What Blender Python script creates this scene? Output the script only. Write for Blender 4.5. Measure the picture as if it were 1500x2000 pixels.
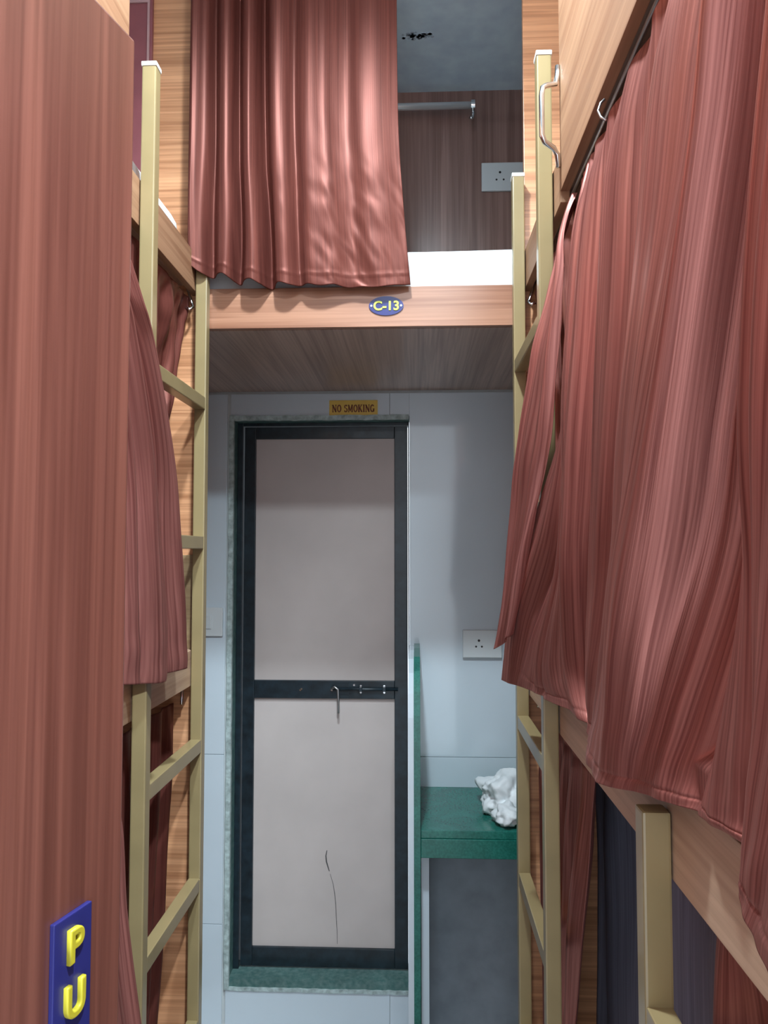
import bpy, bmesh, math, random
from mathutils import Vector, Matrix, noise
random.seed(4)
for o in list(bpy.data.objects): bpy.data.objects.remove(o)
scn = bpy.context.scene
C = scn.collection
CZ = 1.70                       # height of the lens above the floor

# ------------------------------------------------------------------ camera, world, exposure
cam_d = bpy.data.cameras.new('camera'); cam_d.sensor_width = 36; cam_d.lens = 27.0; cam_d.clip_start = 0.02
cam = bpy.data.objects.new('camera', cam_d); C.objects.link(cam)
cam.location = (0, 0, CZ)
cam.rotation_euler = (math.radians(90 + 2.8624), 0, math.radians(2.4763))
scn.camera = cam
world = bpy.data.worlds.new('world'); scn.world = world; world.use_nodes = True
bg = world.node_tree.nodes['Background']
bg.inputs[0].default_value = (0.80, 0.90, 1.0, 1); bg.inputs[1].default_value = 1.2
scn.view_settings.view_transform = 'Standard'; scn.view_settings.look = 'None'
scn.view_settings.gamma = 1.0; scn.view_settings.use_curve_mapping = False
scn.view_settings.exposure = 1.1
# round ceiling lamps: x, y, watts of the downward beam
LAMPS = ((-0.13, 1.10, 72.0), (0.36, -0.25, 180.0))
LAMP_STRENGTH = 130.0           # glow of each diffuser
LAMP_COLOR = (0.75, 0.91, 1.0)

# ------------------------------------------------------------------ materials
def new_mat(name):
    m = bpy.data.materials.new(name); m.use_nodes = True
    nt = m.node_tree; b = nt.nodes['Principled BSDF']
    return m, nt, b
def N(nt, t, **kw):
    n = nt.nodes.new(t)
    for k, v in kw.items(): setattr(n, k, v)
    return n
def ramp(nt, stops):
    r = N(nt, 'ShaderNodeValToRGB'); e = r.color_ramp.elements
    e[0].position, e[0].color = stops[0][0], (*stops[0][1], 1)
    e[1].position, e[1].color = stops[-1][0], (*stops[-1][1], 1)
    for p, c in stops[1:-1]:
        x = e.new(p); x.color = (*c, 1)
    return r
def mix(nt, kind, fac, a, b):
    m = N(nt, 'ShaderNodeMix', data_type='RGBA', blend_type=kind)
    for sock, v in ((m.inputs[0], fac), (m.inputs[6], a), (m.inputs[7], b)):
        if isinstance(v, (int, float)): sock.default_value = v
        elif isinstance(v, tuple): sock.default_value = (*v, 1)
        else: nt.links.new(v, sock)
    return m.outputs[2]
def plain(name, col, rough=0.5, metal=0.0, var=0.06, scale=14, bump=0.0, spec=0.5, coat=0.0):
    m, nt, b = new_mat(name)
    tc = N(nt, 'ShaderNodeTexCoord'); no = N(nt, 'ShaderNodeTexNoise')
    no.inputs['Scale'].default_value = scale; no.inputs['Detail'].default_value = 5
    nt.links.new(tc.outputs['Object'], no.inputs['Vector'])
    lo = tuple(max(0, c * (1 - var * 2)) for c in col); hi = tuple(min(1, c * (1 + var * 2)) for c in col)
    r = ramp(nt, [(0.25, lo), (0.75, hi)]); nt.links.new(no.outputs['Fac'], r.inputs[0])
    nt.links.new(r.outputs[0], b.inputs['Base Color'])
    b.inputs['Roughness'].default_value = rough; b.inputs['Metallic'].default_value = metal
    b.inputs['Specular IOR Level'].default_value = spec; b.inputs['Coat Weight'].default_value = coat
    if bump:
        bp = N(nt, 'ShaderNodeBump'); bp.inputs['Strength'].default_value = bump; bp.inputs['Distance'].default_value = 0.004
        nt.links.new(no.outputs['Fac'], bp.inputs['Height']); nt.links.new(bp.outputs[0], b.inputs['Normal'])
    return m
def wood(name, light, dark, axis, cross=26, fine=210, rough=0.35, contrast=0.5, coat=0.15, along=0.9):
    m, nt, b = new_mat(name)
    tc = N(nt, 'ShaderNodeTexCoord'); oi = N(nt, 'ShaderNodeObjectInfo')
    add = N(nt, 'ShaderNodeVectorMath', operation='MULTIPLY_ADD')
    cb = N(nt, 'ShaderNodeCombineXYZ')
    for i in range(3): nt.links.new(oi.outputs['Random'], cb.inputs[i])
    nt.links.new(cb.outputs[0], add.inputs[0]); add.inputs[1].default_value = (3.1, 2.3, 4.7)
    nt.links.new(tc.outputs['Object'], add.inputs[2])
    def sc(a, c): return tuple(a if i == axis else c for i in range(3))
    def tex(a, c, det, dist, rg=0.6):
        mp = N(nt, 'ShaderNodeMapping'); mp.inputs['Scale'].default_value = sc(a, c)
        nt.links.new(add.outputs[0], mp.inputs['Vector'])
        t = N(nt, 'ShaderNodeTexNoise'); t.inputs['Scale'].default_value = 1.0
        t.inputs['Detail'].default_value = det; t.inputs['Distortion'].default_value = dist; t.inputs['Roughness'].default_value = rg
        nt.links.new(mp.outputs[0], t.inputs['Vector']); return t
    t1 = tex(along, cross, 3, 0.7); t2 = tex(along * 2.2, fine, 4, 0.2); t3 = tex(along * .5, cross * .22, 2, 0.3)
    mid = tuple((l + d) / 2 for l, d in zip(light, dark))
    r1 = ramp(nt, [(0.36, dark), (0.47, mid), (0.56, light), (0.75, light)]); nt.links.new(t1.outputs['Fac'], r1.inputs[0])
    r2 = ramp(nt, [(0.35, (0.66, 0.6, 0.56)), (0.6, (1.0, 1.0, 1.0))]); nt.links.new(t2.outputs['Fac'], r2.inputs[0])
    r3 = ramp(nt, [(0.3, (0.82, 0.8, 0.78)), (0.7, (1.08, 1.08, 1.08))]); nt.links.new(t3.outputs['Fac'], r3.inputs[0])
    c1 = mix(nt, 'MULTIPLY', contrast, r1.outputs[0], r2.outputs[0])
    c2 = mix(nt, 'MULTIPLY', 0.8, c1, r3.outputs[0])
    nt.links.new(c2, b.inputs['Base Color'])
    b.inputs['Roughness'].default_value = rough; b.inputs['Coat Weight'].default_value = coat; b.inputs['Coat Roughness'].default_value = 0.25
    bp = N(nt, 'ShaderNodeBump'); bp.inputs['Strength'].default_value = 0.06; bp.inputs['Distance'].default_value = 0.002
    nt.links.new(t2.outputs['Fac'], bp.inputs['Height']); nt.links.new(bp.outputs[0], b.inputs['Normal'])
    return m
def satin(name, base, hi, streak=190, rough=0.36, metal=0.3, bump=0.25):
    m, nt, b = new_mat(name)
    tc = N(nt, 'ShaderNodeTexCoord')
    def tex(a, c, det):
        mp = N(nt, 'ShaderNodeMapping'); mp.inputs['Scale'].default_value = (a, c, 1)
        nt.links.new(tc.outputs['UV'], mp.inputs['Vector'])
        t = N(nt, 'ShaderNodeTexNoise'); t.inputs['Scale'].default_value = 1.0; t.inputs['Detail'].default_value = det
        t.inputs['Distortion'].default_value = 0.3
        nt.links.new(mp.outputs[0], t.inputs['Vector']); return t
    t1 = tex(streak, 3.0, 4); t2 = tex(streak * .25, 1.2, 3)
    r1 = ramp(nt, [(0.3, base), (0.7, hi)]); nt.links.new(t1.outputs['Fac'], r1.inputs[0])
    r2 = ramp(nt, [(0.3, (0.8, 0.76, 0.76)), (0.65, (1, 1, 1))]); nt.links.new(t2.outputs['Fac'], r2.inputs[0])
    nt.links.new(mix(nt, 'MULTIPLY', 0.9, r1.outputs[0], r2.outputs[0]), b.inputs['Base Color'])
    b.inputs['Roughness'].default_value = rough; b.inputs['Metallic'].default_value = metal
    b.inputs['Specular IOR Level'].default_value = 0.3
    b.inputs['Specular Tint'].default_value = (1.0, 0.62, 0.52, 1)
    bp = N(nt, 'ShaderNodeBump'); bp.inputs['Strength'].default_value = bump; bp.inputs['Distance'].default_value = 0.002
    nt.links.new(t1.outputs['Fac'], bp.inputs['Height']); nt.links.new(bp.outputs[0], b.inputs['Normal'])
    return m
def speckle(name, base, hi, scale=160, rough=0.22):
    m, nt, b = new_mat(name)
    tc = N(nt, 'ShaderNodeTexCoord'); a = N(nt, 'ShaderNodeTexNoise'); v = N(nt, 'ShaderNodeTexNoise')
    a.inputs['Scale'].default_value = scale; a.inputs['Detail'].default_value = 3
    v.inputs['Scale'].default_value = 7; v.inputs['Detail'].default_value = 6; v.inputs['Distortion'].default_value = 1.2
    for t in (a, v): nt.links.new(tc.outputs['Object'], t.inputs['Vector'])
    r = ramp(nt, [(0.35, base), (0.8, hi)]); nt.links.new(a.outputs['Fac'], r.inputs[0])
    r2 = ramp(nt, [(0.3, (0.75, 0.75, 0.75)), (0.7, (1.15, 1.15, 1.15))]); nt.links.new(v.outputs['Fac'], r2.inputs[0])
    nt.links.new(mix(nt, 'MULTIPLY', 1.0, r.outputs[0], r2.outputs[0]), b.inputs['Base Color'])
    b.inputs['Roughness'].default_value = rough
    return m
M = {}
M['panel_x'] = wood('orange_laminate', (0.78, 0.385, 0.20), (0.56, 0.25, 0.12), 0, cross=45, fine=150, contrast=.7)
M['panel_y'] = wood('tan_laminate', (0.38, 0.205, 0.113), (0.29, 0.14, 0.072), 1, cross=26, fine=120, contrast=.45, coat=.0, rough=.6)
M['board_y'] = wood('pale_brown_laminate', (0.60, 0.40, 0.27), (0.47, 0.29, 0.19), 1, cross=22, fine=120, contrast=.45, coat=.0, rough=.55)
M['board_x'] = wood('berth_board_laminate', (0.44, 0.215, 0.13), (0.31, 0.135, 0.077), 0, cross=34, fine=170, contrast=.5)
M['under'] = wood('berth_underside_laminate', (0.56, 0.39, 0.31), (0.41, 0.27, 0.21), 1, cross=38, fine=170, contrast=.6)
M['inner'] = wood('berth_inner_laminate', (0.38, 0.225, 0.19), (0.26, 0.145, 0.12), 2, cross=30, fine=150, rough=.3, contrast=.5)
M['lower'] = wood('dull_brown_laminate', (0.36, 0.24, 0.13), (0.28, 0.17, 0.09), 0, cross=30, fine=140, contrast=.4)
M['door_wood'] = wood('red_brown_door_laminate', (0.25, 0.090, 0.064), (0.15, 0.050, 0.036), 2, cross=30, fine=190, rough=.33, contrast=.55, coat=.25)
M['maroon'] = plain('maroon_paint', (0.26, 0.075, 0.085), .45)
M['maroon_bead'] = plain('pale_mauve_bead', (0.45, 0.26, 0.26), .4)
M['yellow'] = plain('yellow_enamel', (0.31, 0.23, 0.112), .32, var=.05, scale=9, coat=.2)
M['cap'] = plain('pale_plastic_cap', (0.8, 0.78, 0.72), .4)
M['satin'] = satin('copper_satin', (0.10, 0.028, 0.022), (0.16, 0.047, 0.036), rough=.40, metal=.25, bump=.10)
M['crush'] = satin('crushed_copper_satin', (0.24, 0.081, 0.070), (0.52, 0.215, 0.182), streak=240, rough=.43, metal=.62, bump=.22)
M['tile'] = plain('white_glazed_tile', (0.66, 0.73, 0.79), .10, var=.02, scale=3, coat=.3)
M['grout'] = plain('white_grout', (0.58, 0.6, 0.6), .8)
M['plaster'] = plain('white_plaster', (0.6, 0.6, 0.58), .8, bump=.1)
M['cement'] = plain('grey_cement', (0.33, 0.37, 0.41), .8, var=.08)
M['navy'] = satin('dark_navy_shade', (0.14, 0.14, 0.19), (0.22, 0.22, 0.28), rough=.7, metal=0, bump=.2)  # dark tone stands for the shade inside the lower right bunk
M['ceil'] = plain('ceiling_paint', (0.68, 0.82, 0.97), .7)
M['edge'] = plain('rough_cement_edge', (0.42, 0.50, 0.49), .7, var=.2, scale=60, bump=.6)
M['granite'] = speckle('green_granite', (0.006, 0.125, 0.095), (0.025, 0.20, 0.155))
M['granite_sill'] = speckle('dusty_green_granite', (0.06, 0.15, 0.14), (0.17, 0.26, 0.24), scale=60, rough=.5)
M['dark'] = plain('black_blue_paint', (0.010, 0.020, 0.028), .38, var=.3, scale=30, coat=.1)
M['pvc'] = plain('beige_door_sheet', (0.62, 0.53, 0.50), .45, var=.04, scale=4)
M['scratch'] = plain('dark_crack', (0.09, 0.08, 0.08), .8)
M['chrome'] = plain('chrome', (0.75, 0.76, 0.77), .18, 1.0, var=.01)
M['rail'] = plain('polished_rail', (0.78, 0.80, 0.82), .3, .5, var=.01)
M['steel'] = plain('brushed_steel', (0.5, 0.5, 0.5), .35, 1.0, var=.02)
M['white'] = plain('white_plastic', (0.72, 0.75, 0.76), .35, var=.01)
M['hole'] = plain('socket_hole', (0.02, 0.02, 0.022), .6)
M['blue'] = plain('blue_plastic', (0.022, 0.024, 0.145), .3, var=.05)
M['lettery'] = plain('yellow_letter', (0.50, 0.42, 0.03), .35, var=.03)
M['letterg'] = plain('lime_letter', (0.62, 0.66, 0.09), .4, var=.02)
M['signy'] = plain('amber_sign', (0.80, 0.52, 0.09), .4, var=.05)
M['signr'] = plain('brown_red_print', (0.22, 0.06, 0.03), .6)
M['sheet'] = plain('white_cotton', (0.82, 0.84, 0.85), .85, var=.015, bump=.15, scale=60)
M['floor'] = plain('grey_floor_tile', (0.62, 0.62, 0.62), .35, var=.08, scale=5)
M['scuff'] = plain('grey_scuff', (0.50, 0.59, 0.68), .8)
def lampmat():
    m, nt, b = new_mat('lamp_glow')
    tc = N(nt, 'ShaderNodeTexCoord'); no = N(nt, 'ShaderNodeTexNoise'); nt.links.new(tc.outputs['Object'], no.inputs['Vector'])
    r = ramp(nt, [(0, LAMP_COLOR), (1, LAMP_COLOR)]); nt.links.new(no.outputs['Fac'], r.inputs[0])
    nt.links.new(r.outputs[0], b.inputs['Emission Color']); b.inputs['Emission Strength'].default_value = LAMP_STRENGTH
    b.inputs['Base Color'].default_value = (.9, .9, .9, 1)
    return m
M['lamp'] = lampmat()

# ------------------------------------------------------------------ mesh helpers (world coordinates; z from the floor)
WL = {}
def bm_new(): return bmesh.new()
def box(bm, x0, x1, y0, y1, z0, z1, mat=None):
    r = bmesh.ops.create_cube(bm, size=1.0)
    m = Matrix.Translation(((x0 + x1) / 2, (y0 + y1) / 2, (z0 + z1) / 2)) @ Matrix.Diagonal((x1 - x0, y1 - y0, z1 - z0, 1))
    if mat is not None: m = mat @ m
    bmesh.ops.transform(bm, matrix=m, verts=r['verts'])
    return r['verts']
def B(*a, bev=0.0, mat=None):
    bm = bm_new(); box(bm, *a, mat=mat)
    if bev: bmesh.ops.bevel(bm, geom=list(bm.edges), offset=bev, segments=2, affect='EDGES', profile=.6)
    return bm
def tube(bm, pts, r, seg=10, cap=True):
    pts = [Vector(p) for p in pts]; rings = []
    prev = None
    for i, p in enumerate(pts):
        d = (pts[min(i + 1, len(pts) - 1)] - pts[max(i - 1, 0)]).normalized()
        a = prev - d * prev.dot(d) if prev is not None else d.orthogonal()
        a.normalize(); prev = a; b2 = d.cross(a)
        rings.append([bm.verts.new(p + (a * math.cos(t) + b2 * math.sin(t)) * r) for t in [2 * math.pi * k / seg for k in range(seg)]])
    for A, Bq in zip(rings, rings[1:]):
        for k in range(seg): bm.faces.new((A[k], A[(k + 1) % seg], Bq[(k + 1) % seg], Bq[k]))
    if cap:
        bm.faces.new(rings[0][::-1]); bm.faces.new(rings[-1])
    return bm
def disc(bm, c, r, axis, th, seg=24, ry=None):
    """short cylinder centred at c along axis (0,1,2)"""
    ry = ry or r; A = []; D = []
    for k in range(seg):
        t = 2 * math.pi * k / seg; p, q = r * math.cos(t), ry * math.sin(t)
        for L, s in ((A, -th / 2), (D, th / 2)):
            v = {0: (s, p, q), 1: (p, s, q), 2: (p, q, s)}[axis]
            L.append(bm.verts.new((c[0] + v[0], c[1] + v[1], c[2] + v[2])))
    for k in range(seg): bm.faces.new((A[k], A[(k + 1) % seg], D[(k + 1) % seg], D[k]))
    bm.faces.new(A[::-1]); bm.faces.new(D)
    return bm
def prism(poly, axis, a, b):
    """polygon (2D) extruded along axis between a and b"""
    bm = bm_new(); L0 = []; L1 = []
    for p, q in poly:
        for L, s in ((L0, a), (L1, b)):
            L.append(bm.verts.new({0: (s, p, q), 1: (p, s, q), 2: (p, q, s)}[axis]))
    n = len(poly)
    for k in range(n): bm.faces.new((L0[k], L0[(k + 1) % n], L1[(k + 1) % n], L1[k]))
    bm.faces.new(L0[::-1]); bm.faces.new(L1)
    return bm
def link(name, me, parent, loc):
    o = bpy.data.objects.new(name, me); C.objects.link(o)
    if parent is not None:
        o.parent = parent; o.location = loc - WL[parent.name]
    else: o.location = loc
    WL[o.name] = loc
    return o
def obj(name, bm, mat, parent=None, smooth=False, base=False, label=None):
    bmesh.ops.recalc_face_normals(bm, faces=bm.faces)
    lo = Vector([min(v.co[i] for v in bm.verts) for i in range(3)]); hi = Vector([max(v.co[i] for v in bm.verts) for i in range(3)])
    c = (lo + hi) / 2
    if base: c.z = lo.z
    for v in bm.verts: v.co -= c
    me = bpy.data.meshes.new(name); bm.to_mesh(me); bm.free()
    me.materials.append(M[mat] if isinstance(mat, str) else mat)
    if smooth:
        for p in me.polygons: p.use_smooth = True
    o = link(name, me, parent, c)
    if label: o['label'] = label
    return o
def tag(o, label, cat, group=None):
    o['label'] = label; o['category'] = cat
    if group: o['group'] = group
    return o
def thing(name, label, cat, loc, group=None):
    o = link(name, None, None, Vector(loc)); o.empty_display_size = .05
    return tag(o, label, cat, group)
def struct(name, bm, mat, parent=None):
    o = obj(name, bm, mat, parent)
    if parent is None: o['kind'] = 'structure'
    return o
def struct_empty(name, loc):
    o = link(name, None, None, Vector(loc)); o['kind'] = 'structure'; return o
def text_bm(s, size, extrude, bevel, right, up, origin, sx=1.0, offset=0.0):
    cu = bpy.data.curves.new('t', 'FONT'); cu.body = s; cu.size = size; cu.extrude = extrude; cu.bevel_depth = bevel
    cu.bevel_resolution = 2; cu.align_x = 'CENTER'; cu.align_y = 'CENTER'; cu.offset = offset
    to = bpy.data.objects.new('t', cu); C.objects.link(to)
    bpy.context.view_layer.update()
    me = bpy.data.meshes.new_from_object(to.evaluated_get(bpy.context.evaluated_depsgraph_get()))
    bm = bm_new(); bm.from_mesh(me)
    bpy.data.objects.remove(to); bpy.data.curves.remove(cu); bpy.data.meshes.remove(me)
    xs = [v.co.x for v in bm.verts]; ys = [v.co.y for v in bm.verts]
    cx, cyy = (min(xs) + max(xs)) / 2, (min(ys) + max(ys)) / 2
    r = Vector(right).normalized(); u = Vector(up).normalized(); n = r.cross(u)
    for v in bm.verts: v.co = Vector(origin) + r * ((v.co.x - cx) * sx) + u * (v.co.y - cyy) + n * v.co.z
    return bm
def catmull(pts, n):
    m = len(pts); out = []
    for i in range(n):
        t = i / (n - 1) * (m - 1); k = min(int(t), m - 2); f = t - k
        p = [pts[max(0, min(m - 1, k + j))] for j in (-1, 0, 1, 2)]
        out.append(0.5 * (2 * p[1] + (p[2] - p[0]) * f + (2 * p[0] - 5 * p[1] + 4 * p[2] - p[3]) * f * f + (3 * p[1] - p[0] - 3 * p[2] + p[3]) * f ** 3))
    return out
def cloth_mesh(name, rows, n, m, mat, parent=None, fold=None, thick=.0016):
    """rows: top to hem, each a list of the same number of points; n columns, m rows"""
    R = [catmull([Vector(p) for p in r], n) for r in rows]
    cols = [catmull([r[i] for r in R], m) for i in range(n)]
    g = [[cols[i][j].copy() for i in range(n)] for j in range(m)]
    if fold:
        for j in range(m):
            for i in range(n): g[j][i] += Vector(fold(i / (n - 1), j / (m - 1), cols[i][j]))
    lo = Vector([min(p[k] for r in g for p in r) for k in range(3)]); hi = Vector([max(p[k] for r in g for p in r) for k in range(3)])
    c = (lo + hi) / 2
    W = sum((g[m // 2][i + 1] - g[m // 2][i]).length for i in range(n - 1)); H = sum((g[j + 1][n // 2] - g[j][n // 2]).length for j in range(m - 1))
    verts = [tuple(p - c) for r in g for p in r]
    faces = [(j * n + i, j * n + i + 1, (j + 1) * n + i + 1, (j + 1) * n + i) for j in range(m - 1) for i in range(n - 1)]
    me = bpy.data.meshes.new(name); me.from_pydata(verts, [], faces)
    uv = me.uv_layers.new(name='UVMap')
    for poly in me.polygons:
        poly.use_smooth = True
        for li in poly.loop_indices:
            vi = me.loops[li].vertex_index
            uv.data[li].uv = ((vi % n) / (n - 1) * W, (vi // n) / (m - 1) * H)
    me.materials.append(M[mat])
    o = link(name, me, parent, c)
    s = o.modifiers.new('thickness', 'SOLIDIFY'); s.thickness = thick; s.offset = 0
    return o
def nz(x, y=0, z=0): return noise.noise(Vector((x, y, z)))
def Z(h): return CZ + h          # height given relative to the lens

# ------------------------------------------------------------------ room shell
XL, XR, YB, YF, YR, ZC = -1.30, 1.02, 2.80, -0.32, -1.2, Z(1.70)
struct('floor', B(XL - .1, XR + .1, YR - .1, YB + .3, -0.06, 0.0), 'floor')
ceil = struct('ceiling', B(XL - .1, XR + .1, YR - .1, YB + .3, ZC, ZC + .08), 'ceil')
bm = bm_new()
for k in range(46):
    a = random.random() * 6.28; r = random.random() ** .7
    disc(bm, (.004 + .055 * r * math.cos(a) + .0, 2.46 + .018 * r * math.sin(a), ZC - .0006), .004 + .004 * random.random(), 2, .001, 8)
obj('scuff_mark', bm, 'scuff', ceil)
struct('wall_left', B(XL - .1, XL, YR, YB + .3, 0, ZC), 'plaster')
struct('wall_right', B(XR, XR + .1, YR, YB + .3, 0, ZC), 'plaster')
bm = bm_new()
box(bm, XL, -0.50, YF - .1, YF, 0, ZC)
struct('wall_front', bm, 'plaster')
DX0, DX1, DZ0, DZ1 = -0.676, -0.030, Z(-1.525), Z(0.480)
bm = bm_new()
box(bm, XL, DX0 - .012, YB, YB + .14, 0, ZC); box(bm, DX1 + .002, XR, YB, YB + .14, 0, ZC)
box(bm, DX0 - .012, DX1 + .002, YB, YB + .14, DZ1 + .012, ZC); box(bm, DX0 - .012, DX1 + .002, YB, YB + .14, 0, DZ0 - .02)
wall_back = struct('wall_back', bm, 'grout')
def sub_rect(r, h):
    x0, x1, z0, z1 = r; a0, a1, b0, b1 = h
    if a0 >= x1 or a1 <= x0 or b0 >= z1 or b1 <= z0: return [r]
    out = []
    if x0 < a0: out.append((x0, a0, z0, z1))
    if x1 > a1: out.append((a1, x1, z0, z1))
    m0, m1 = max(x0, a0), min(x1, a1)
    if z0 < b0: out.append((m0, m1, z0, b0))
    if z1 > b1: out.append((m0, m1, b1, z1))
    return out
zs = [0.0, Z(-1.338), Z(-0.738), Z(0.578)]
xs = [XL, -1.10, -0.70, -0.10, 0.50, XR]
g = .0008
for zi in range(len(zs) - 1):
    for xi in range(len(xs) - 1):
        for (a, b, c, d) in sub_rect((xs[xi] + g, xs[xi + 1] - g, zs[zi] + g, zs[zi + 1] - g), (DX0 - .012, DX1 + .002, DZ0 - .03, DZ1 + .012)):
            if b - a < .02 or d - c < .02: continue
            obj('tile', B(a, b, YB - .007, YB + .001, c, d, bev=.0012), 'tile', wall_back)

# ------------------------------------------------------------------ washroom door in the end wall
t1 = struct_empty('trim_1', (-.35, 2.84, DZ0))
obj('jamb_lining', B(DX0 - .012, DX0, YB - .001, YB + .12, DZ0, DZ1), 'granite_sill', t1)
obj('head_lining', B(DX0 - .012, DX1, YB - .001, YB + .12, DZ1, DZ1 + .012), 'granite_sill', t1)
obj('sill', B(DX0, DX1, YB - .006, YB + .12, DZ0 - .03, DZ0), 'granite_sill', t1)
def rough_strip(x0, x1, z0, z1, y0=YB - .016):
    bm = bm_new(); vert = (z1 - z0) > (x1 - x0); n = 60
    L = []
    for k in range(n + 1):
        f = k / n; w = .0028 * nz(f * 22, x0 * 9, z0)
        if vert: p = [(x0 + w, z0 + f * (z1 - z0)), (x1 + .5 * w, z0 + f * (z1 - z0))]
        else: p = [(x0 + f * (x1 - x0), z0 + w), (x0 + f * (x1 - x0), z1 + w)]
        L.append([bm.verts.new((p[0][0], y0, p[0][1])), bm.verts.new((p[1][0], y0, p[1][1])), bm.verts.new((p[1][0], YB, p[1][1])), bm.verts.new((p[0][0], YB, p[0][1]))])
    for A, Q in zip(L, L[1:]):
        for k in range(4): bm.faces.new((A[k], A[(k + 1) % 4], Q[(k + 1) % 4], Q[k]))
    bm.faces.new(L[0]); bm.faces.new(L[-1][::-1])
    return bm
obj('edge_strip', rough_strip(DX0 - .016, DX0 + .002, DZ0 - .035, DZ1 + .018), 'edge', t1)
obj('edge_strip', rough_strip(DX0 + .002, DX1, DZ1 - .002, DZ1 + .016, YB - .0152), 'edge', t1)
obj('edge_strip', rough_strip(DX0 - .002, DX1, DZ0 - .04, DZ0 - .028, YB - .012), 'edge', t1)

d1 = struct_empty('door_1', (-.35, 2.885, DZ0))
y0, y1 = 2.868, 2.905
obj('frame_post', B(DX0, -.655, y0 - .012, y1 + .01, DZ0, DZ1, bev=.002), 'dark', d1)
obj('frame_post', B(-.034, DX1, y0 - .012, y1 + .01, DZ0, DZ1, bev=.001), 'dark', d1)
obj('frame_head', B(-.655, -.034, y0 - .012, y1 + .01, Z(.468), DZ1, bev=.001), 'dark', d1)
obj('stile', B(-.652, -.609, y0, y1, DZ0 + .006, Z(.466), bev=.002), 'dark', d1)
obj('stile', B(-.085, -.036, y0, y1, DZ0 + .006, Z(.466), bev=.002), 'dark', d1)
rail_t = obj('rail', B(-.609, -.085, y0, y1, Z(.421), Z(.466), bev=.002), 'dark', d1)
rail_m = obj('rail', B(-.609, -.085, y0, y1, Z(-.549), Z(-.483), bev=.002), 'dark', d1)
obj('rail', B(-.609, -.085, y0, y1, DZ0 + .006, Z(-1.452), bev=.002), 'dark', d1)
obj('door_sheet', B(-.609, -.085, y0 + .012, y1 - .012, Z(-.483), Z(.421)), 'pvc', d1)
sh = obj('door_sheet', B(-.609, -.085, y0 + .012, y1 - .012, Z(-1.452), Z(-.549)), 'pvc', d1)
def ribbon(pts, w, y):
    bm = bm_new(); L = []
    for k, (x, h) in enumerate(pts):
        ww = w * (.35 + .65 * math.sin(math.pi * (k + .6) / (len(pts) + .2)))
        L.append([bm.verts.new((x - ww, y, Z(h))), bm.verts.new((x + ww, y, Z(h))), bm.verts.new((x + ww, y + .001, Z(h))), bm.verts.new((x - ww, y + .001, Z(h)))])
    for A, Q in zip(L, L[1:]):
        for k in range(4): bm.faces.new((A[k], A[(k + 1) % 4], Q[(k + 1) % 4], Q[k]))
    bm.faces.new(L[0]); bm.faces.new(L[-1][::-1]); return bm
obj('crack', ribbon([(-.335, -1.105), (-.339, -1.125), (-.337, -1.145), (-.331, -1.165), (-.326, -1.18)], .0024, y0 + .0112), 'scratch', sh)
obj('crack', ribbon([(-.323, -1.19), (-.312, -1.225), (-.306, -1.26), (-.302, -1.30), (-.300, -1.34), (-.297, -1.39), (-.296, -1.44)], .0011, y0 + .0112), 'scratch', sh)
# sliding latch on the middle rail
lat = obj('latch', tube(bm_new(), [(-.312, y0 - .010, Z(-.512)), (-.20, y0 - .010, Z(-.512)), (-.072, y0 - .010, Z(-.512))], .0055), 'dark', d1, smooth=True, label='black sliding bolt with a hanging steel tab')
bm = tube(bm_new(), [(-.318, y0 - .013, Z(-.511)), (-.305, y0 - .018, Z(-.503)), (-.293, y0 - .020, Z(-.512)), (-.291, y0 - .020, Z(-.55)), (-.291, y0 - .020, Z(-.598))], .0045)
obj('tab', bm, 'steel', lat, smooth=True)
for x, h in ((-.435, -.518), (-.431, -.514), (-.318, -.517), (-.235, -.498), (-.210, -.501), (-.210, -.525), (-.123, -.501), (-.123, -.525)):
    obj('screw', disc(bm_new(), (x, y0 - .0012, Z(h)), .0038, 1, .004, 10), 'chrome', lat)
for x in (-.21, -.123):
    obj('staple', B(x - .006, x + .006, y0 - .017, y0, Z(-.520), Z(-.504), bev=.002), 'dark', lat)
obj('keeper', B(-.315, -.255, y0 - .003, y0, Z(-.532), Z(-.494)), 'dark', lat)

# ------------------------------------------------------------------ entrance door, swung into the room on the left
ang = math.radians(14.2)
dv = Vector((math.sin(ang), math.cos(ang), 0)); nv = Vector((math.cos(ang), -math.sin(ang), 0))   # along the leaf / out of its visible face
far = Vector((-.230, .600, 0))
def door_pt(s, n, z): return far - dv * s + nv * n + Vector((0, 0, z))
MD = Matrix(((-dv.x, nv.x, 0, far.x), (-dv.y, nv.y, 0, far.y), (0, 0, 1, 0), (0, 0, 0, 1)))
d2 = struct_empty('door_2', far - dv * .4)
leaf = obj('door_leaf', B(0, .80, -.036, 0, .012, Z(.417), bev=.002, mat=MD), 'door_wood', d2)
obj('edge_strip', B(-.0012, 0, -.034, -.002, .012, Z(.417), mat=MD), 'panel_x', d2)
sg = thing('push_sign', 'blue upright sign with raised yellow letters PU on the open brown door', 'sign', door_pt(.07, .003, Z(-.46)))
S0, S1 = .040, .079
obj('plate', B(S0, S1, 0, .004, Z(-.415), Z(-.2535), bev=.0008, mat=MD), 'blue', sg)
for ch, h in zip('PUSH', (-.2745, -.3120, -.3495, -.3870)):
    obj('letter', text_bm(ch, .031, .0012, .0012, dv, (0, 0, 1), door_pt((S0 + S1) / 2 - .0005, .0055, Z(h)), sx=.95), 'lettery', sg, smooth=False)

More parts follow.
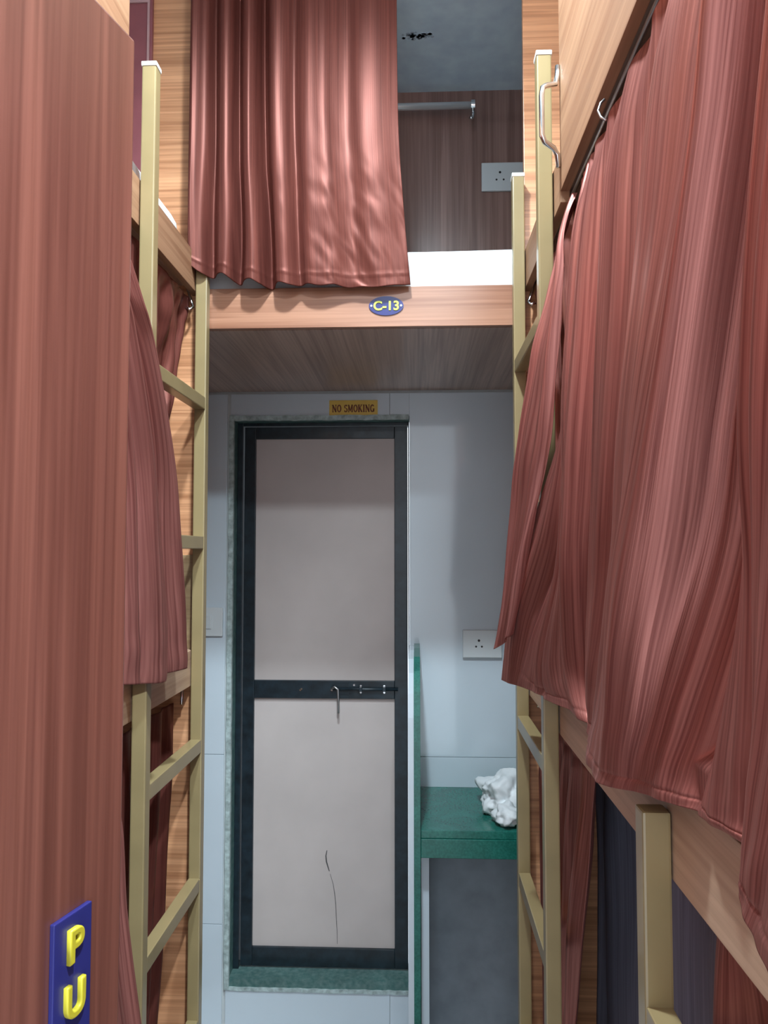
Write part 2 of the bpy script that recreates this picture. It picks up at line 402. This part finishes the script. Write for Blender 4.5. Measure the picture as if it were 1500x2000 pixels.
# ------------------------------------------------------------------ bunks along both sides
def bunk(side):
    s = side
    left = s < 0
    xi = -.578 if left else .280                    # inner face of boards
    wallx = XL if left else XR
    def X(a, b): return (min(a, b), max(a, b))
    t = thing('bunk_bed', 'three tier laminate bunk along the left wall behind the open door' if left else
              'three tier laminate bunk along the right wall with long copper curtain', 'bunk bed', ((xi + wallx) / 2, .9, 0), 'tiered bunks along the aisle')
    out = xi + s * .018
    ye = -.10
    a, b = X(xi, out)
    sp = obj('side_panel', B(a, b, ye, 1.475, Z(.698), Z(1.32), bev=.001), 'panel_y', t)
    obj('side_board', B(a, b, 1.475, 1.99, Z(.676), Z(.775), bev=.001), 'panel_y', t)
    obj('side_board', B(a, b, ye, 1.99, Z(-.362 if not left else -.345), Z(-.255), bev=.001), 'board_y', t)
    obj('side_board', B(a, b, ye, 1.99, Z(-1.36), Z(-1.25), bev=.001), 'board_y', t)
    c, d = X(out, wallx)
    for h in (.705, -.33, -1.31): obj('deck', B(c, d, ye, 1.99, Z(h), Z(h + .018)), 'under', t)
    pe = -.574 if left else .283
    c, d = X(pe, wallx)
    obj('end_panel', B(c, d, 1.99, 2.008, 0, ZC, bev=.001), 'panel_x', t)
    c, d = X(pe + s * .004, wallx)
    obj('end_panel', B(c, d, ye - .018, ye, 0, Z(1.32), bev=.001), 'panel_x', t)
    if left:
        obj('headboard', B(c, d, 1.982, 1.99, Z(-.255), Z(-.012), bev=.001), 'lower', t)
        mp = obj('cupboard_door', B(-1.2, -.712, 1.976, 1.99, Z(.80), Z(1.50), bev=.002), 'maroon', t, label='maroon flush panel with a pale bead')
        obj('bead', B(-.724, -.718, 1.972, 1.978, Z(.80), Z(1.49)), 'maroon_bead', mp)
        obj('bead', B(-1.2, -.724, 1.972, 1.978, Z(1.478), Z(1.486)), 'maroon_bead', mp)
        pl = obj('reading_light', B(-.69, -.628, 1.958, 1.982, Z(-.045), Z(-.020), bev=.005), 'white', t, label='small white light strip under the rung')
    # curtain rail with its end hook, just under the upper deck
    rx = xi + s * .016
    rod = obj('curtain_rail', tube(bm_new(), [(rx + s * .008, ye, Z(.692)), (rx + s * .008, 1.0, Z(.692)), (rx + s * .008, 1.975, Z(.692))], .004, 8), 'steel', t, smooth=True)
    bm = tube(bm_new(), [(rx + s * .008, 1.955, Z(.692)), (rx - s * .004, 1.96, Z(.65)), (rx - s * .010, 1.955, Z(.636)), (rx - s * .004, 1.945, Z(.626)), (rx + s * .006, 1.945, Z(.632))], .004, 8)
    obj('end_hook', bm, 'chrome', rod, smooth=True)
    rod2 = obj('curtain_rail', tube(bm_new(), [(rx + s * .008, ye, Z(-.337)), (rx + s * .008, 1.0, Z(-.337)), (rx + s * .008, 1.975, Z(-.337))], .004, 8), 'steel', t, smooth=True)
    bm = tube(bm_new(), [(rx + s * .008, 1.955, Z(-.337)), (rx + s * .006, 1.955, Z(-.372)), (rx + s * .004, 1.945, Z(-.390))], .004, 8)
    obj('end_hook', bm, 'chrome', rod2, smooth=True)
    # grab handle at the open end of the side panel: a Z bent chrome rod standing off into the aisle
    q = xi - s * .004; hk = s * (.35 if left else 1)
    bm = tube(bm_new(), [(q, 1.468, Z(.945)), (q - hk * .001, 1.468, Z(.925)), (q - hk * .006, 1.462, Z(.905)), (q - hk * .026, 1.448, Z(.894)), (q - hk * .034, 1.44, Z(.885)), (q - hk * .037, 1.437, Z(.868)),
                         (q - hk * .037, 1.437, Z(.81)), (q - hk * .037, 1.437, Z(.79)), (q - hk * .031, 1.44, Z(.778)), (q - hk * .012, 1.455, Z(.774)), (q - hk * .003, 1.464, Z(.765)), (q, 1.468, Z(.742))], .0053, 10)
    obj('grab_handle', bm, 'chrome', t, smooth=True, label='bent chrome grab handle')
    return t
bunk(-1); bunk(1)

# ladders
def ladder(label, x0, ya, yb, top_a, top_b, rungs, w=.030, caps=True):
    t = thing('bunk_ladder', label, 'ladder', (x0 + w / 2, (ya + yb + w) / 2, 0), 'yellow steel ladders on the bunks')
    for y, tp in ((ya, top_a), (yb, top_b)):
        p = obj('post', B(x0, x0 + w, y, y + w, 0, Z(tp), bev=.003), 'yellow', t)
        if caps: obj('end_cap', B(x0 - .0015, x0 + w + .0015, y - .0015, y + w + .0015, Z(tp) - .006, Z(tp) + .004, bev=.002), 'cap', p)
    for h in rungs: obj('rung', B(x0 + .001, x0 + w - .001, ya + w, yb, Z(h - .032), Z(h), bev=.002), 'yellow', t)
ladder('yellow steel ladder fixed to the left bunk beside the open door', -.575, 1.54, 1.945, 1.022, .968, (.395, .036, -.477, -.820, -1.165))
ladder('tall yellow steel ladder on the right bunk next to the green counter', .247, 1.54, 1.945, 1.022, .968, (.484, .10, -.410, -.792, -1.165))
ladder('short yellow steel ladder nearest the camera below the long right curtain', .247, .872, .47, -.288, -.288, (-.496, -.85, -1.2), w=.031, caps=False)

# ------------------------------------------------------------------ berth over the washroom door
bt = thing('overhead_berth', 'laminate berth spanning above the washroom door with number plate', 'berth', (-.16, 2.4, Z(.585)))
obj('front_board', B(-.573, .283, 1.985, 2.003, Z(.586), Z(.693), bev=.0012), 'board_x', bt)
obj('deck', B(XL, XR, 2.008, YB - .008, Z(.586), Z(.606)), 'under', bt)
obj('back_panel', B(XL, XR, YB - .025, YB - .001, Z(.607), ZC), 'inner', bt)
np_ = thing('number_plate', 'small oval blue plate reading C-13 on the overhead berth board', 'number plate', (-.080, 1.984, Z(.615)))
obj('plate', disc(bm_new(), (-.080, 1.9835, Z(.6405)), .0455, 1, .003, 48, ry=.0255), 'blue', np_)
obj('lettering', text_bm('C-13', .034, .0009, .0003, (1, 0, 0), (0, 0, 1), (-.080, 1.9812, Z(.6405)), sx=1.0, offset=.0007), 'letterg', np_)
for x in (-.119, -.041): obj('screw', disc(bm_new(), (x, 1.9815, Z(.6405)), .0028, 1, .002, 12), 'steel', np_)
rl = thing('towel_rail', 'chrome towel rail high on the inner wall of the overhead berth', 'rail', (-.2, 2.72, Z(1.61)))
obj('rod', tube(bm_new(), [(-.62, 2.72, Z(1.613)), (-.2, 2.72, Z(1.613)), (.200, 2.72, Z(1.613))], .0125, 14), 'rail', rl, smooth=True)
for x in (-.60, .205):
    br = obj('bracket', disc(bm_new(), (x, 2.72, Z(1.613)), .018, 0, .014, 20), 'chrome', rl)
    obj('bracket_arm', B(x - .007, x + .007, 2.72, 2.775, Z(1.605), Z(1.621), bev=.002), 'chrome', br)
    obj('drop_hook', tube(bm_new(), [(x, 2.72, Z(1.60)), (x, 2.715, Z(1.575)), (x - .004, 2.705, Z(1.555)), (x - .012, 2.70, Z(1.556))], .006, 8), 'chrome', br, smooth=True)

def socket(label, xc, y, h, w, ht, pins, pat=.0165, group=None):
    t = thing('socket_plate', label, 'socket', (xc, y, Z(h) - ht / 2), group)
    pl = obj('plate', B(xc - w / 2, xc + w / 2, y - .011, y, Z(h) - ht / 2, Z(h) + ht / 2, bev=.003), 'white', t)
    for dx, dz, r in ((0, pat * .75, .0045), (-pat * .62, -pat * .55, .0036), (pat * .62, -pat * .55, .0036)):
        obj('pin_hole', disc(bm_new(), (xc + pins + dx, y - .0112, Z(h) + dz), r, 1, .001, 14), 'hole', pl)
socket('white socket plate on the inner wall of the overhead berth', .316, YB - .025, 1.368, .155, .106, -.010, .021)
socket('white three pin socket plate on the tiled wall above the counter', .232, YB - .007, -.335, .140, .098, -.012, .0165)
sw = thing('switch_plate', 'white light switch on the tiled wall left of the washroom door', 'switch', (-.745, YB - .007, Z(-.314)))
pl = obj('plate', B(-.788, -.708, YB - .019, YB - .007, Z(-.312), Z(-.208), bev=.003), 'white', sw)
obj('rocker', B(-.772, -.748, YB - .024, YB - .018, Z(-.285), Z(-.235), bev=.003), 'white', pl)

# no smoking sign with slab-serif letters built from strokes
ns = thing('no_smoking_sign', 'small amber sign reading NO SMOKING above the washroom door', 'sign', (-.233, YB - .007, Z(.490)))
obj('plate', B(-.322, -.144, YB - .011, YB - .007, Z(.490), Z(.551), bev=.0008), 'signy', ns)
GL = {  # strokes on a 10 x 14 cell: (x0,z0,x1,z1,width)
 'N': [(1.6, 0, 1.6, 14, 1.6), (8.4, 0, 8.4, 14, 1.6), (1.2, 13.6, 8.6, .6, 2.8), (0, .6, 3.4, .6, 1.2), (6.6, 13.4, 10, 13.4, 1.2), (0, 13.4, 2.4, 13.4, 1.2)],
 'M': [(1.4, 0, 1.4, 14, 1.4), (9.4, 0, 9.4, 14, 2.6), (1.4, 13.6, 5.2, 2, 2.4), (5.2, 2, 9, 13.6, 1.5), (0, .6, 3, .6, 1.2), (7.4, .6, 11.2, .6, 1.2), (0, 13.4, 2, 13.4, 1.2), (9, 13.4, 11, 13.4, 1.2)],
 'K': [(2, 0, 2, 14, 2.8), (3, 6, 8, 13.4, 1.6), (4.2, 7.6, 8.6, .6, 2.8), (0, .6, 4, .6, 1.2), (0, 13.4, 4, 13.4, 1.2), (6.6, .6, 10.2, .6, 1.2), (6.4, 13.4, 9.8, 13.4, 1.2)],
 'I': [(2.4, 0, 2.4, 14, 2.8), (.4, .6, 4.4, .6, 1.2), (.4, 13.4, 4.4, 13.4, 1.2)]}
def arc(cx, cz, rx, rz, a0, a1, w, n=12):
    P = [(cx + rx * math.cos(math.radians(a0 + (a1 - a0) * k / n)), cz + rz * math.sin(math.radians(a0 + (a1 - a0) * k / n))) for k in range(n + 1)]
    return [(*p, *q, w) for p, q in zip(P, P[1:])]
GL['O'] = arc(5, 7, 3.7, 6.2, 0, 360, 2.4, 18)
GL['G'] = arc(5, 7, 3.7, 6.2, 40, 330, 2.4, 16) + [(8.2, .8, 8.2, 6, 2.6), (6, 6, 10, 6, 1.2)]
GL['S'] = arc(4.6, 10.2, 2.7, 2.9, 30, 250, 2.2) + arc(4.6, 4.0, 2.9, 3.2, 90, -150, 2.2) + [(7.2, 10.5, 7.2, 13.6, 1.2), (1.8, .6, 1.8, 4, 1.2)]
ADV = {'N': 11, 'M': 12.2, 'K': 11, 'I': 5.8, 'O': 10.8, 'G': 11, 'S': 9.6, ' ': 5}
k = .157 / sum(ADV[c] for c in 'NO SMOKING'); kz = .028 / 14; cx = -.311
for c in 'NO SMOKING':
    if c != ' ':
        bm = bm_new()
        for (a, b, c2, d, w) in GL[c]:
            p = Vector((cx + a * k, 0, Z(.5065) + b * kz)); q = Vector((cx + c2 * k, 0, Z(.5065) + d * kz))
            dd = (q - p); L = dd.length; dd.normalize(); pr = Vector((dd.z, 0, -dd.x)) * (w * k / 1.7)
            vs = [bm.verts.new(v + Vector((0, y, 0))) for y in (YB - .0116, YB - .0109) for v in (p - pr, p + pr, q + pr, q - pr)]
            for f in ((0, 1, 2, 3), (7, 6, 5, 4), (0, 4, 5, 1), (1, 5, 6, 2), (2, 6, 7, 3), (3, 7, 4, 0)): bm.faces.new([vs[i] for i in f])
        obj('letter', bm, 'signr', ns)
    cx += ADV[c] * k

# ------------------------------------------------------------------ wash counter
ct = thing('wash_counter', 'green granite counter beside the washroom door', 'counter', (.4, 2.58, 0))
obj('top_slab', B(.009, .98, 2.361, YB - .008, Z(-.866), Z(-.842), bev=.002), 'granite', ct)
obj('front_apron', B(.009, .98, 2.358, 2.380, Z(-.923), Z(-.8665), bev=.002), 'granite', ct)
obj('support', B(.010, .034, 2.42, YB - .008, 0, Z(-.924)), 'tile', ct)
obj('support', B(.95, .975, 2.42, YB - .008, 0, Z(-.924)), 'tile', ct)
obj('back_board', B(.034, .95, 2.72, YB - .008, 0, Z(-.867)), 'cement', ct)
pt = thing('stone_partition', 'upright slab dividing the washroom door from the green counter', 'partition', (-.011, 2.58, 0))
prof = [(YB - .008, 0), (YB - .008, Z(-.335)), (2.66, Z(-.335)), (2.52, Z(-.345)), (2.42, Z(-.375)), (2.372, Z(-.43)), (2.358, Z(-.50)), (2.358, 0)]
obj('slab', prism(prof, 0, -.012, .008), 'granite', pt)
prof2 = [(p, min(q, Z(-.365)) if q > .1 else q) for p, q in prof]
prof2 = [(YB - .008, 0), (YB - .008, Z(-.342)), (2.66, Z(-.342)), (2.52, Z(-.352)), (2.42, Z(-.382)), (2.370, Z(-.437)), (2.356, Z(-.507)), (2.356, 0)]
obj('tile_face', prism(prof2, 0, -.029, -.012), 'tile', pt)

# crumpled white towel on the counter
def blob(name, c, r, seed, n=3.0, amp=.3, mat='sheet', parent=None, sub=4, flat=None):
    bm = bm_new(); bmesh.ops.create_icosphere(bm, subdivisions=sub, radius=1)
    for v in bm.verts:
        d = v.co.normalized()
        f = 1 + amp * nz(d.x * n + seed, d.y * n, d.z * n) - .55 * amp * abs(nz(d.x * n * 1.9 + seed, d.y * n * 1.9, d.z * n * 1.9 + 5)) - .05 * amp * nz(d.x * 9, d.y * 9 + seed, d.z * 9)
        v.co = Vector((c[0] + d.x * r[0] * f, c[1] + d.y * r[1] * f, c[2] + d.z * r[2] * f))
        if flat is not None: v.co.z = max(v.co.z, flat)
    return bm
bm = blob('t', (.285, 2.56, Z(-.80)), (.098, .11, .075), 3.1, 1.7, .42, flat=Z(-.8415), sub=5)
tw = obj('hand_towel', bm, 'sheet', smooth=True, base=True)
tag(tw, 'crumpled white towel lying on the green counter', 'towel')
bm = blob('t', (.278, 2.43, Z(-.815)), (.045, .062, .035), 8.3, 1.8, .4, flat=Z(-.8415))
obj('loose_corner', bm, 'sheet', tw, smooth=True)

# ------------------------------------------------------------------ bedding
def mattress(name, label, x0, x1, y0, y1, z0, z1, seed, amp=.006, cat='mattress'):
    bm = bm_new(); box(bm, x0, x1, y0, y1, z0, z1)
    bmesh.ops.bevel(bm, geom=list(bm.edges), offset=min(.045, (z1 - z0) * .32), segments=4, affect='EDGES', profile=.6)
    for _ in range(1): bmesh.ops.subdivide_edges(bm, edges=[e for e in bm.edges if e.calc_length() > .06], cuts=14, use_grid_fill=True)
    zmax = z1
    for v in bm.verts:
        f = (v.co.z - z0) / (z1 - z0)
        w = nz(v.co.x * 9 + seed, v.co.y * 9, v.co.z * 26) + .5 * nz(v.co.x * 24 + seed, v.co.y * 20, v.co.z * 60)
        v.co.z += amp * 1.4 * w * f; v.co.y += amp * w * f * (1 if v.co.y > (y0 + y1) / 2 else 1)
    o = obj(name, bm, 'sheet', smooth=True, base=True)
    return tag(o, label, cat, 'white sheeted mattresses')
mattress('mattress', 'white sheeted mattress on the overhead berth', -1.15, .80, 2.012, 2.70, Z(.607), Z(.806), 2.0)
mattress('mattress', 'white sheeted mattress on the top tier of the left bunk', -1.28, -.612, -.05, 1.93, Z(.724), Z(.862), 5.0)
mattress('mattress', 'white sheeted mattress low on the bottom tier of the left bunk', -1.28, -.665, -.05, 1.965, Z(-1.291), Z(-1.185), 9.0)

# ------------------------------------------------------------------ curtains
def curtain_hooks(cur, pts, s):
    for p in pts:
        p = Vector(p)
        bm = tube(bm_new(), [p + Vector((0, 0, .012)), p + Vector((-s * .006, 0, .006)), p + Vector((-s * .011, -.004, -.008)), p + Vector((-s * .009, -.012, -.022)), p + Vector((-s * .004, -.020, -.032))], .0019, 8)
        obj('hook', bm, 'steel', cur, smooth=True)

# 1. overhead berth curtain
top, r1, r2, r3 = [], [], [], []
def c13_pt(s, h):
    xl, xr = -.592, {1.63: -.052, 1.15: -.048, .90: -.034, .69: -.016}[h]
    return xl + (xr - xl) * s
for k in range(7):
    s = k / 6
    yy = 1.918 + .040 * s
    hem = .727 - .036 * min(1, s / .3) - .013 * max(0, (s - .3) / .7) + (.010 if k == 6 else 0)
    top.append((c13_pt(s, 1.63), yy + .005, Z(1.63))); r1.append((c13_pt(s, 1.15), yy, Z(1.15)))
    r2.append((c13_pt(s, .90), yy, Z(.90))); r3.append((c13_pt(s, .69), yy + .004, Z(hem)))
def fold13(s, t, p):
    f = 0
    sh = .02 * nz(s * 4, t * 2.2, 9) + .012 * t * (s - .4)
    for c, w, a in ((.105, .018, .030), (.225, .019, .036), (.362, .022, .042), (.50, .028, .014), (.745, .06, .008)):
        f -= a * (.75 + .35 * t) * math.exp(-((s + sh - c) / w) ** 2)
    for c, w, a in ((.03, .04, .006), (.165, .03, .008), (.29, .035, .008), (.43, .04, .008), (.62, .08, .006), (.88, .08, .006)):
        f += a * math.exp(-((s + sh - c) / w) ** 2)
    f += .0022 * math.sin(s * 70 + 2 * nz(s * 8, t * 2)) * (1 - s) * .6
    b = 0
    ph = s * 50; a = .02 * (1 - s)
    wr = .0045 * nz(s * 9 + 3, t * 11 - s * 7, 2.2) * max(0, t - .25) * (s > .3) * min(1, (s - .3) * 4) if s > .3 else 0
    wr2 = .003 * nz(s * 22 - t * 10, t * 14, 7.7) * max(0, min(1, (t - .45) * 3)) * max(0, min(1, (s - .4) * 4)) if s > .4 else 0
    hem = -.0016 * math.exp(-((t - .93) / .008) ** 2)
    return (.004 * math.cos(ph) * a / .02, min(.018 if s < .085 else .05, -f - b + wr + wr2 + hem), .006 * math.sin(ph) * (t > .85) * (t - .85) / .15 * (1 - s))
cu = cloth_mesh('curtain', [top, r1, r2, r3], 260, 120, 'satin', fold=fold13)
tag(cu, 'copper satin curtain hanging half drawn across the overhead berth', 'curtain', 'copper satin curtains')
rd = thing('curtain_rod', 'steel curtain rod above the overhead berth opening', 'rod', (-.16, 1.95, Z(1.63)))
obj('rod', tube(bm_new(), [(-.598, 1.955, Z(1.64)), (-.2, 1.955, Z(1.64)), (.280, 1.955, Z(1.64))], .008, 12), 'steel', rd, smooth=True)
for x in (-.59, .272): obj('bracket', B(x - .006, x + .006, 1.955, 1.99, Z(1.632), Z(1.648)), 'steel', rd)

# 2. long right curtain in front of the middle tier
hs = [.672, .57, .37, .135, -.03, -.20]
RX = [
 [(.302, y) for y in (1.39, 1.32, 1.25, .95, .64, .58, .50, .42, .25)],
 [None, (.288, 1.32), (.280, 1.24), (.288, .98), (.272, .67), (.305, .61), (.280, .52), (.278, .44), (.28, .25)],
 [None, (.276, 1.34), (.262, 1.25), (.280, 1.0), (.258, .72), (.318, .665), (.272, .57), (.262, .46), (.27, .27)],
 [None, (.268, 1.36), (.248, 1.26), (.276, 1.05), (.232, .80), (.325, .735), (.270, .62), (.25, .48), (.26, .28)],
 [None, (.258, 1.40), (.243, 1.28), (.274, 1.10), (.222, .86), (.322, .785), (.275, .64), (.245, .50), (.25, .30)],
 [None, (.228, 1.50), (.256, 1.33), (.268, 1.15), (.222, .93), (.272, .81), (.272, .65), (.24, .54), (.24, .30)]]
lead = [(0.299, 1.39, 0.536), (0.28, 1.4, 0.35), (0.266, 1.43, 0.214), (0.234, 1.5, 0.084), (0.201, 1.63, -0.081), (0.182, 1.688, -0.28)]      # the parted far edge of the curtain
rows = []
for k, (r, h) in enumerate(zip(RX, hs)):
    rows.append([((lead[k - 1][0], lead[k - 1][1], Z(lead[k - 1][2])) if p is None else (p[0], p[1], Z(h))) for p in r])
rows.append([(x, y, Z(h)) for x, y, h in (lead[5], (.230, 1.55, -.28), (.262, 1.266, -.268), (.262, 1.18, -.28), (.220, .971, -.28), (.262, .81, -.257), (.268, .65, -.243), (.24, .568, -.28), (.22, .33, -.29))])
def fold_r(s, t, p):
    topf = max(0, 1 - t * 7)
    f = .006 * topf * math.sin(2 * math.pi * s * 23)
    mid = min(1, t * 5) * (1 - .55 * max(0, (t - .8) / .2))
    f += mid * (.0105 * math.sin(2 * math.pi * (s * 11 + .55 * nz(s * 6, t * 1.6))) * (.55 + .9 * abs(nz(s * 5 + 2, t * 1.2, 6))) + .0016 * math.sin(2 * math.pi * s * 34 + 3 * nz(s * 5, t)))
    f += .005 * nz(s * 11, t * 6, 1.5) * min(1, t * 4)
    f += .0035 * nz(s * 24 + t * 9, t * 15, 4.5) * max(0, t - .7) * 3
    for c, w, a in ((.075, .012, .016), (.155, .012, .020), (.30, .014, .014), (.385, .012, .018), (.66, .012, .016), (.76, .014, .018)):
        f += a * min(1, t * 4) * (1 - .7 * max(0, (t - .8) / .2)) * math.exp(-((s + .014 * nz(t * 2.5, c * 9) - c) / w) ** 2)
    f -= .004 * min(1, t * 4)
    hem = .0015 * math.exp(-((t - .945) / .006) ** 2)
    x = (f + hem) * min(1, s * 9 + .15)
    if t > .76: x = min(x, max(-.002, .276 + .06 * max(0, 1 - (t - .76) / .09) - p.x))
    return (x, 0, .004 * topf * math.sin(2 * math.pi * s * 23 + 1))
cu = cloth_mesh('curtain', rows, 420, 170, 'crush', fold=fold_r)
tag(cu, 'long copper satin curtain nearest the camera on the right bunk', 'curtain', 'copper satin curtains')
# the narrow parted flap beyond it, over the ladder
fa = [(.302, 1.49, .672)] + [(0.273, 1.48, 0.592), (0.249, 1.48, 0.481), (0.222, 1.49, 0.363), (0.198, 1.52, 0.217), (0.186, 1.555, 0.077), (0.172, 1.6, -0.1), (0.16, 1.64, -0.208)]
fb = [(.302, 1.425, .672)] + [(0.281, 1.42, 0.607), (0.273, 1.41, 0.506), (0.262, 1.42, 0.355), (0.255, 1.44, 0.215), (0.24, 1.48, 0.113), (0.222, 1.53, -0.005), (0.201, 1.6, -0.171)]
rows = []
for a, b in zip(fa, fb):
    a, b = Vector(a), Vector(b); m1 = a.lerp(b, .35); m2 = a.lerp(b, .7)
    m1.x += .006; m2.x -= .008; m2.y -= .012
    rows.append([(p.x, p.y, Z(p.z)) for p in (a, m1, m2, b)])
cf = cloth_mesh('curtain', rows, 70, 150, 'crush', fold=lambda s, t, p: (.003 * math.sin(s * 17 + 2 * nz(t * 4, s)) * min(1, t * 5) + .004 * nz(s * 4, t * 9, 3), 0, .003 * nz(s * 5, t * 3)))
tag(cf, 'narrow copper curtain flap parted from the long right curtain', 'curtain', 'copper satin curtains')
curtain_hooks(cu, [(.284, y, Z(.668)) for y in (1.14,)], 1)

# 3. left middle tier curtain, drawn out over the ladder
edge = [(-.588, 1.34, .672), (-.535, 1.345, .56), (-.520, 1.40, .47), (-.520, 1.48, .389), (-.52, 1.60, .19), (-.52, 1.648, .028), (-.52, 1.685, -.141), (-.522, 1.703, -.255)]
rows = []
for i, (x, y, h) in enumerate(edge):
    f = i / 7
    r = []
    for k in range(8):
        q = k / 7
        yy = y - (y - .62) * q * (1 if i else 1)
        amp = (.022 * f ** .5) * math.sin(k * 2.25 + .8) if 0 < k else 0
        if i == 0: xx = -.589
        else: xx = x + amp - .018 * q
        hh = h if i == 0 else (h if i == 7 else h) - (.012 * math.sin(k * 2.2) if i == 7 and k else 0) - (.015 * q if i == 7 else 0)
        if 0 < i < 7: hh = h + (edge[0][2] - .255 * 0) * 0
        r.append((xx, yy, Z(hh)))
    rows.append(r)
def fold_l(s, t, p):
    f = .007 * math.sin(2 * math.pi * (s * 13 - .15 * t) + 1.0) * min(1, t * 4) + .004 * nz(s * 16, t * 5, 3.3) + .004 * nz(s * 20, t * 16, 8) * max(0, t - .75) * 4
    for c, w, a in ((.088, .020, .034), (.19, .024, .066), (.29, .02, .05)):
        f -= a * min(1, t * 3) * (.6 + .4 * t) * math.exp(-((s + .012 * nz(t * 3, c * 9) - c) / w) ** 2)
    for c, w in ((.040, .026), (.135, .026), (.245, .025)):
        f += .016 * min(1, t * 3) * math.exp(-((s + .010 * nz(t * 3, c * 9) - c) / w) ** 2)
    f *= min(1, s * 22 + .25)
    if t > .86: f = max(f, -.05 - p.x - .52)
    if t < .12: f = min(f, .004)
    return (f, 0, 0)
cu = cloth_mesh('curtain', rows, 300, 130, 'crush', fold=fold_l)
tag(cu, 'copper satin curtain flaring over the left ladder beside the open door', 'curtain', 'copper satin curtains')

# 4. its bunched partner tucked behind the left ladder
rows = [[(-.600, 1.972, Z(.664)), (-.598, 1.90, Z(.664)), (-.598, 1.80, Z(.664)), (-.598, 1.70, Z(.664)), (-.598, 1.60, Z(.664)), (-.600, 1.5, Z(.664))],
        [(-.607, 1.945, Z(.58)), (-.612, 1.89, Z(.58)), (-.600, 1.80, Z(.58)), (-.612, 1.70, Z(.58)), (-.60, 1.60, Z(.58)), (-.61, 1.5, Z(.58))],
        [(-.612, 1.895, Z(.44)), (-.606, 1.85, Z(.44)), (-.632, 1.80, Z(.44)), (-.606, 1.73, Z(.44)), (-.63, 1.63, Z(.44)), (-.61, 1.5, Z(.44))],
        [(-.618, 1.840, Z(.24)), (-.606, 1.80, Z(.24)), (-.636, 1.76, Z(.24)), (-.606, 1.70, Z(.24)), (-.63, 1.6, Z(.24)), (-.61, 1.5, Z(.24))],
        [(-.622, 1.760, Z(-.21)), (-.606, 1.73, Z(-.23)), (-.636, 1.70, Z(-.22)), (-.606, 1.65, Z(-.23)), (-.63, 1.58, Z(-.22)), (-.61, 1.5, Z(-.23))]]
cu = cloth_mesh('curtain', rows, 120, 80, 'satin', fold=lambda s, t, p: (.006 * math.sin(s * 38) * min(1, t * 5) + .006 * nz(s * 12, t * 9), 0, 0))
tag(cu, 'gathered copper curtain tucked behind the left ladder under the top board', 'curtain', 'copper satin curtains')

rows = []
for h, ys, xb in ((.664, 1.975, .306), (.56, 1.955, .308), (.40, 1.94, .312), (.1, 1.93, .314), (-.235, 1.92, .316)):
    rows.append([(xb + (.010 * math.sin(k * 2.4) if h < .6 else 0), ys - (ys - 1.44) * k / 6, Z(h)) for k in range(7)])
cu = cloth_mesh('curtain', rows, 130, 80, 'crush', fold=lambda s, t, p: (max(-.006, .007 * math.sin(s * 44 + 1) * min(1, t * 5) + .005 * nz(s * 12, t * 9, 4)), 0, 0))
tag(cu, 'gathered copper curtain behind the right ladder under the top board', 'curtain', 'copper satin curtains')

# 5-8. curtains of the bottom tiers
def low_curtain(label, top, bot, seed, n=140, amp=.012, waves=7, mat='crush', rail=None):
    rows = [[(rail, p[1], p[2] + .03) for p in top]] if rail else []
    for f in (0, .12, .35, .65, 1):
        rows.append([tuple(Vector(a).lerp(Vector(b), f ** .8)) for a, b in zip(top, bot)])
    o = cloth_mesh('curtain', rows, n, 70, mat, fold=lambda s, t, p: ((amp * math.sin(2 * math.pi * waves * s + seed + nz(s * 5 + seed, t)) * min(1, t * 4 + .2) + .006 * nz(s * 9 + seed, t * 4)), 0, 0))
    return tag(o, label, 'curtain', 'copper satin curtains')
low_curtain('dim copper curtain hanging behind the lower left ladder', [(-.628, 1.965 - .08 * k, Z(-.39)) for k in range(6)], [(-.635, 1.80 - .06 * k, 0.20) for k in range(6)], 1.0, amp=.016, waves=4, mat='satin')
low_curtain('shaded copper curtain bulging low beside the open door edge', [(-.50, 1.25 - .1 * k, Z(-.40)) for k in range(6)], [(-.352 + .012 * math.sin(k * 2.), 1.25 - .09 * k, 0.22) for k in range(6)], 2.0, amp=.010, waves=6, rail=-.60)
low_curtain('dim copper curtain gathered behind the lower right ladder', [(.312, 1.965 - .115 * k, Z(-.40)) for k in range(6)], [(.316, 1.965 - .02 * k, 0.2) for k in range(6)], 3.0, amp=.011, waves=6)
o = low_curtain('dark navy sheet added as shade inside the lowest tier of the right bunk', [(.44 + .0 * k, 1.97 - .3 * k, Z(-.36)) for k in range(6)], [(.44, 1.97 - .3 * k, 0.42) for k in range(6)], 6.0, amp=.02, waves=5, mat='navy')  # added sheet, its dark colour stands in for the bunk's deep shade
del o['group']; o['category'] = 'cloth'; o.name = 'shade_sheet'
low_curtain('shaded copper curtain at the lower right corner below the near board', [(.325, .86 - .14 * k, Z(-.40)) for k in range(6)], [(.325, .80 - .13 * k, 0.2) for k in range(6)], 4.0, amp=.016, waves=6)

# ------------------------------------------------------------------ ceiling lamp of the aisle
for (lx, ly, watts), lab in zip(LAMPS, ('small round white ceiling lamp over the aisle between the ladders', 'small round white ceiling lamp near the entrance over the right bunk')):
    lp = thing('ceiling_lamp', lab, 'lamp', (lx, ly, ZC - .02), 'round ceiling lamps')
    bm = bm_new(); disc(bm, (lx, ly, ZC - .006), .095, 2, .012, 40)
    obj('housing', bm, 'white', lp)
    bm = bm_new(); disc(bm, (lx, ly, ZC - .014), .065, 2, .004, 40)
    obj('diffuser', bm, 'lamp', lp)
    ld = bpy.data.lights.new('beam', 'SPOT'); ld.energy = watts; ld.color = LAMP_COLOR
    ld.spot_size = math.radians(156); ld.spot_blend = .85; ld.shadow_soft_size = .05
    lo = bpy.data.objects.new('beam', ld); C.objects.link(lo); lo.parent = lp
    lo.location = Vector((lx, ly, ZC - .068)) - WL[lp.name]
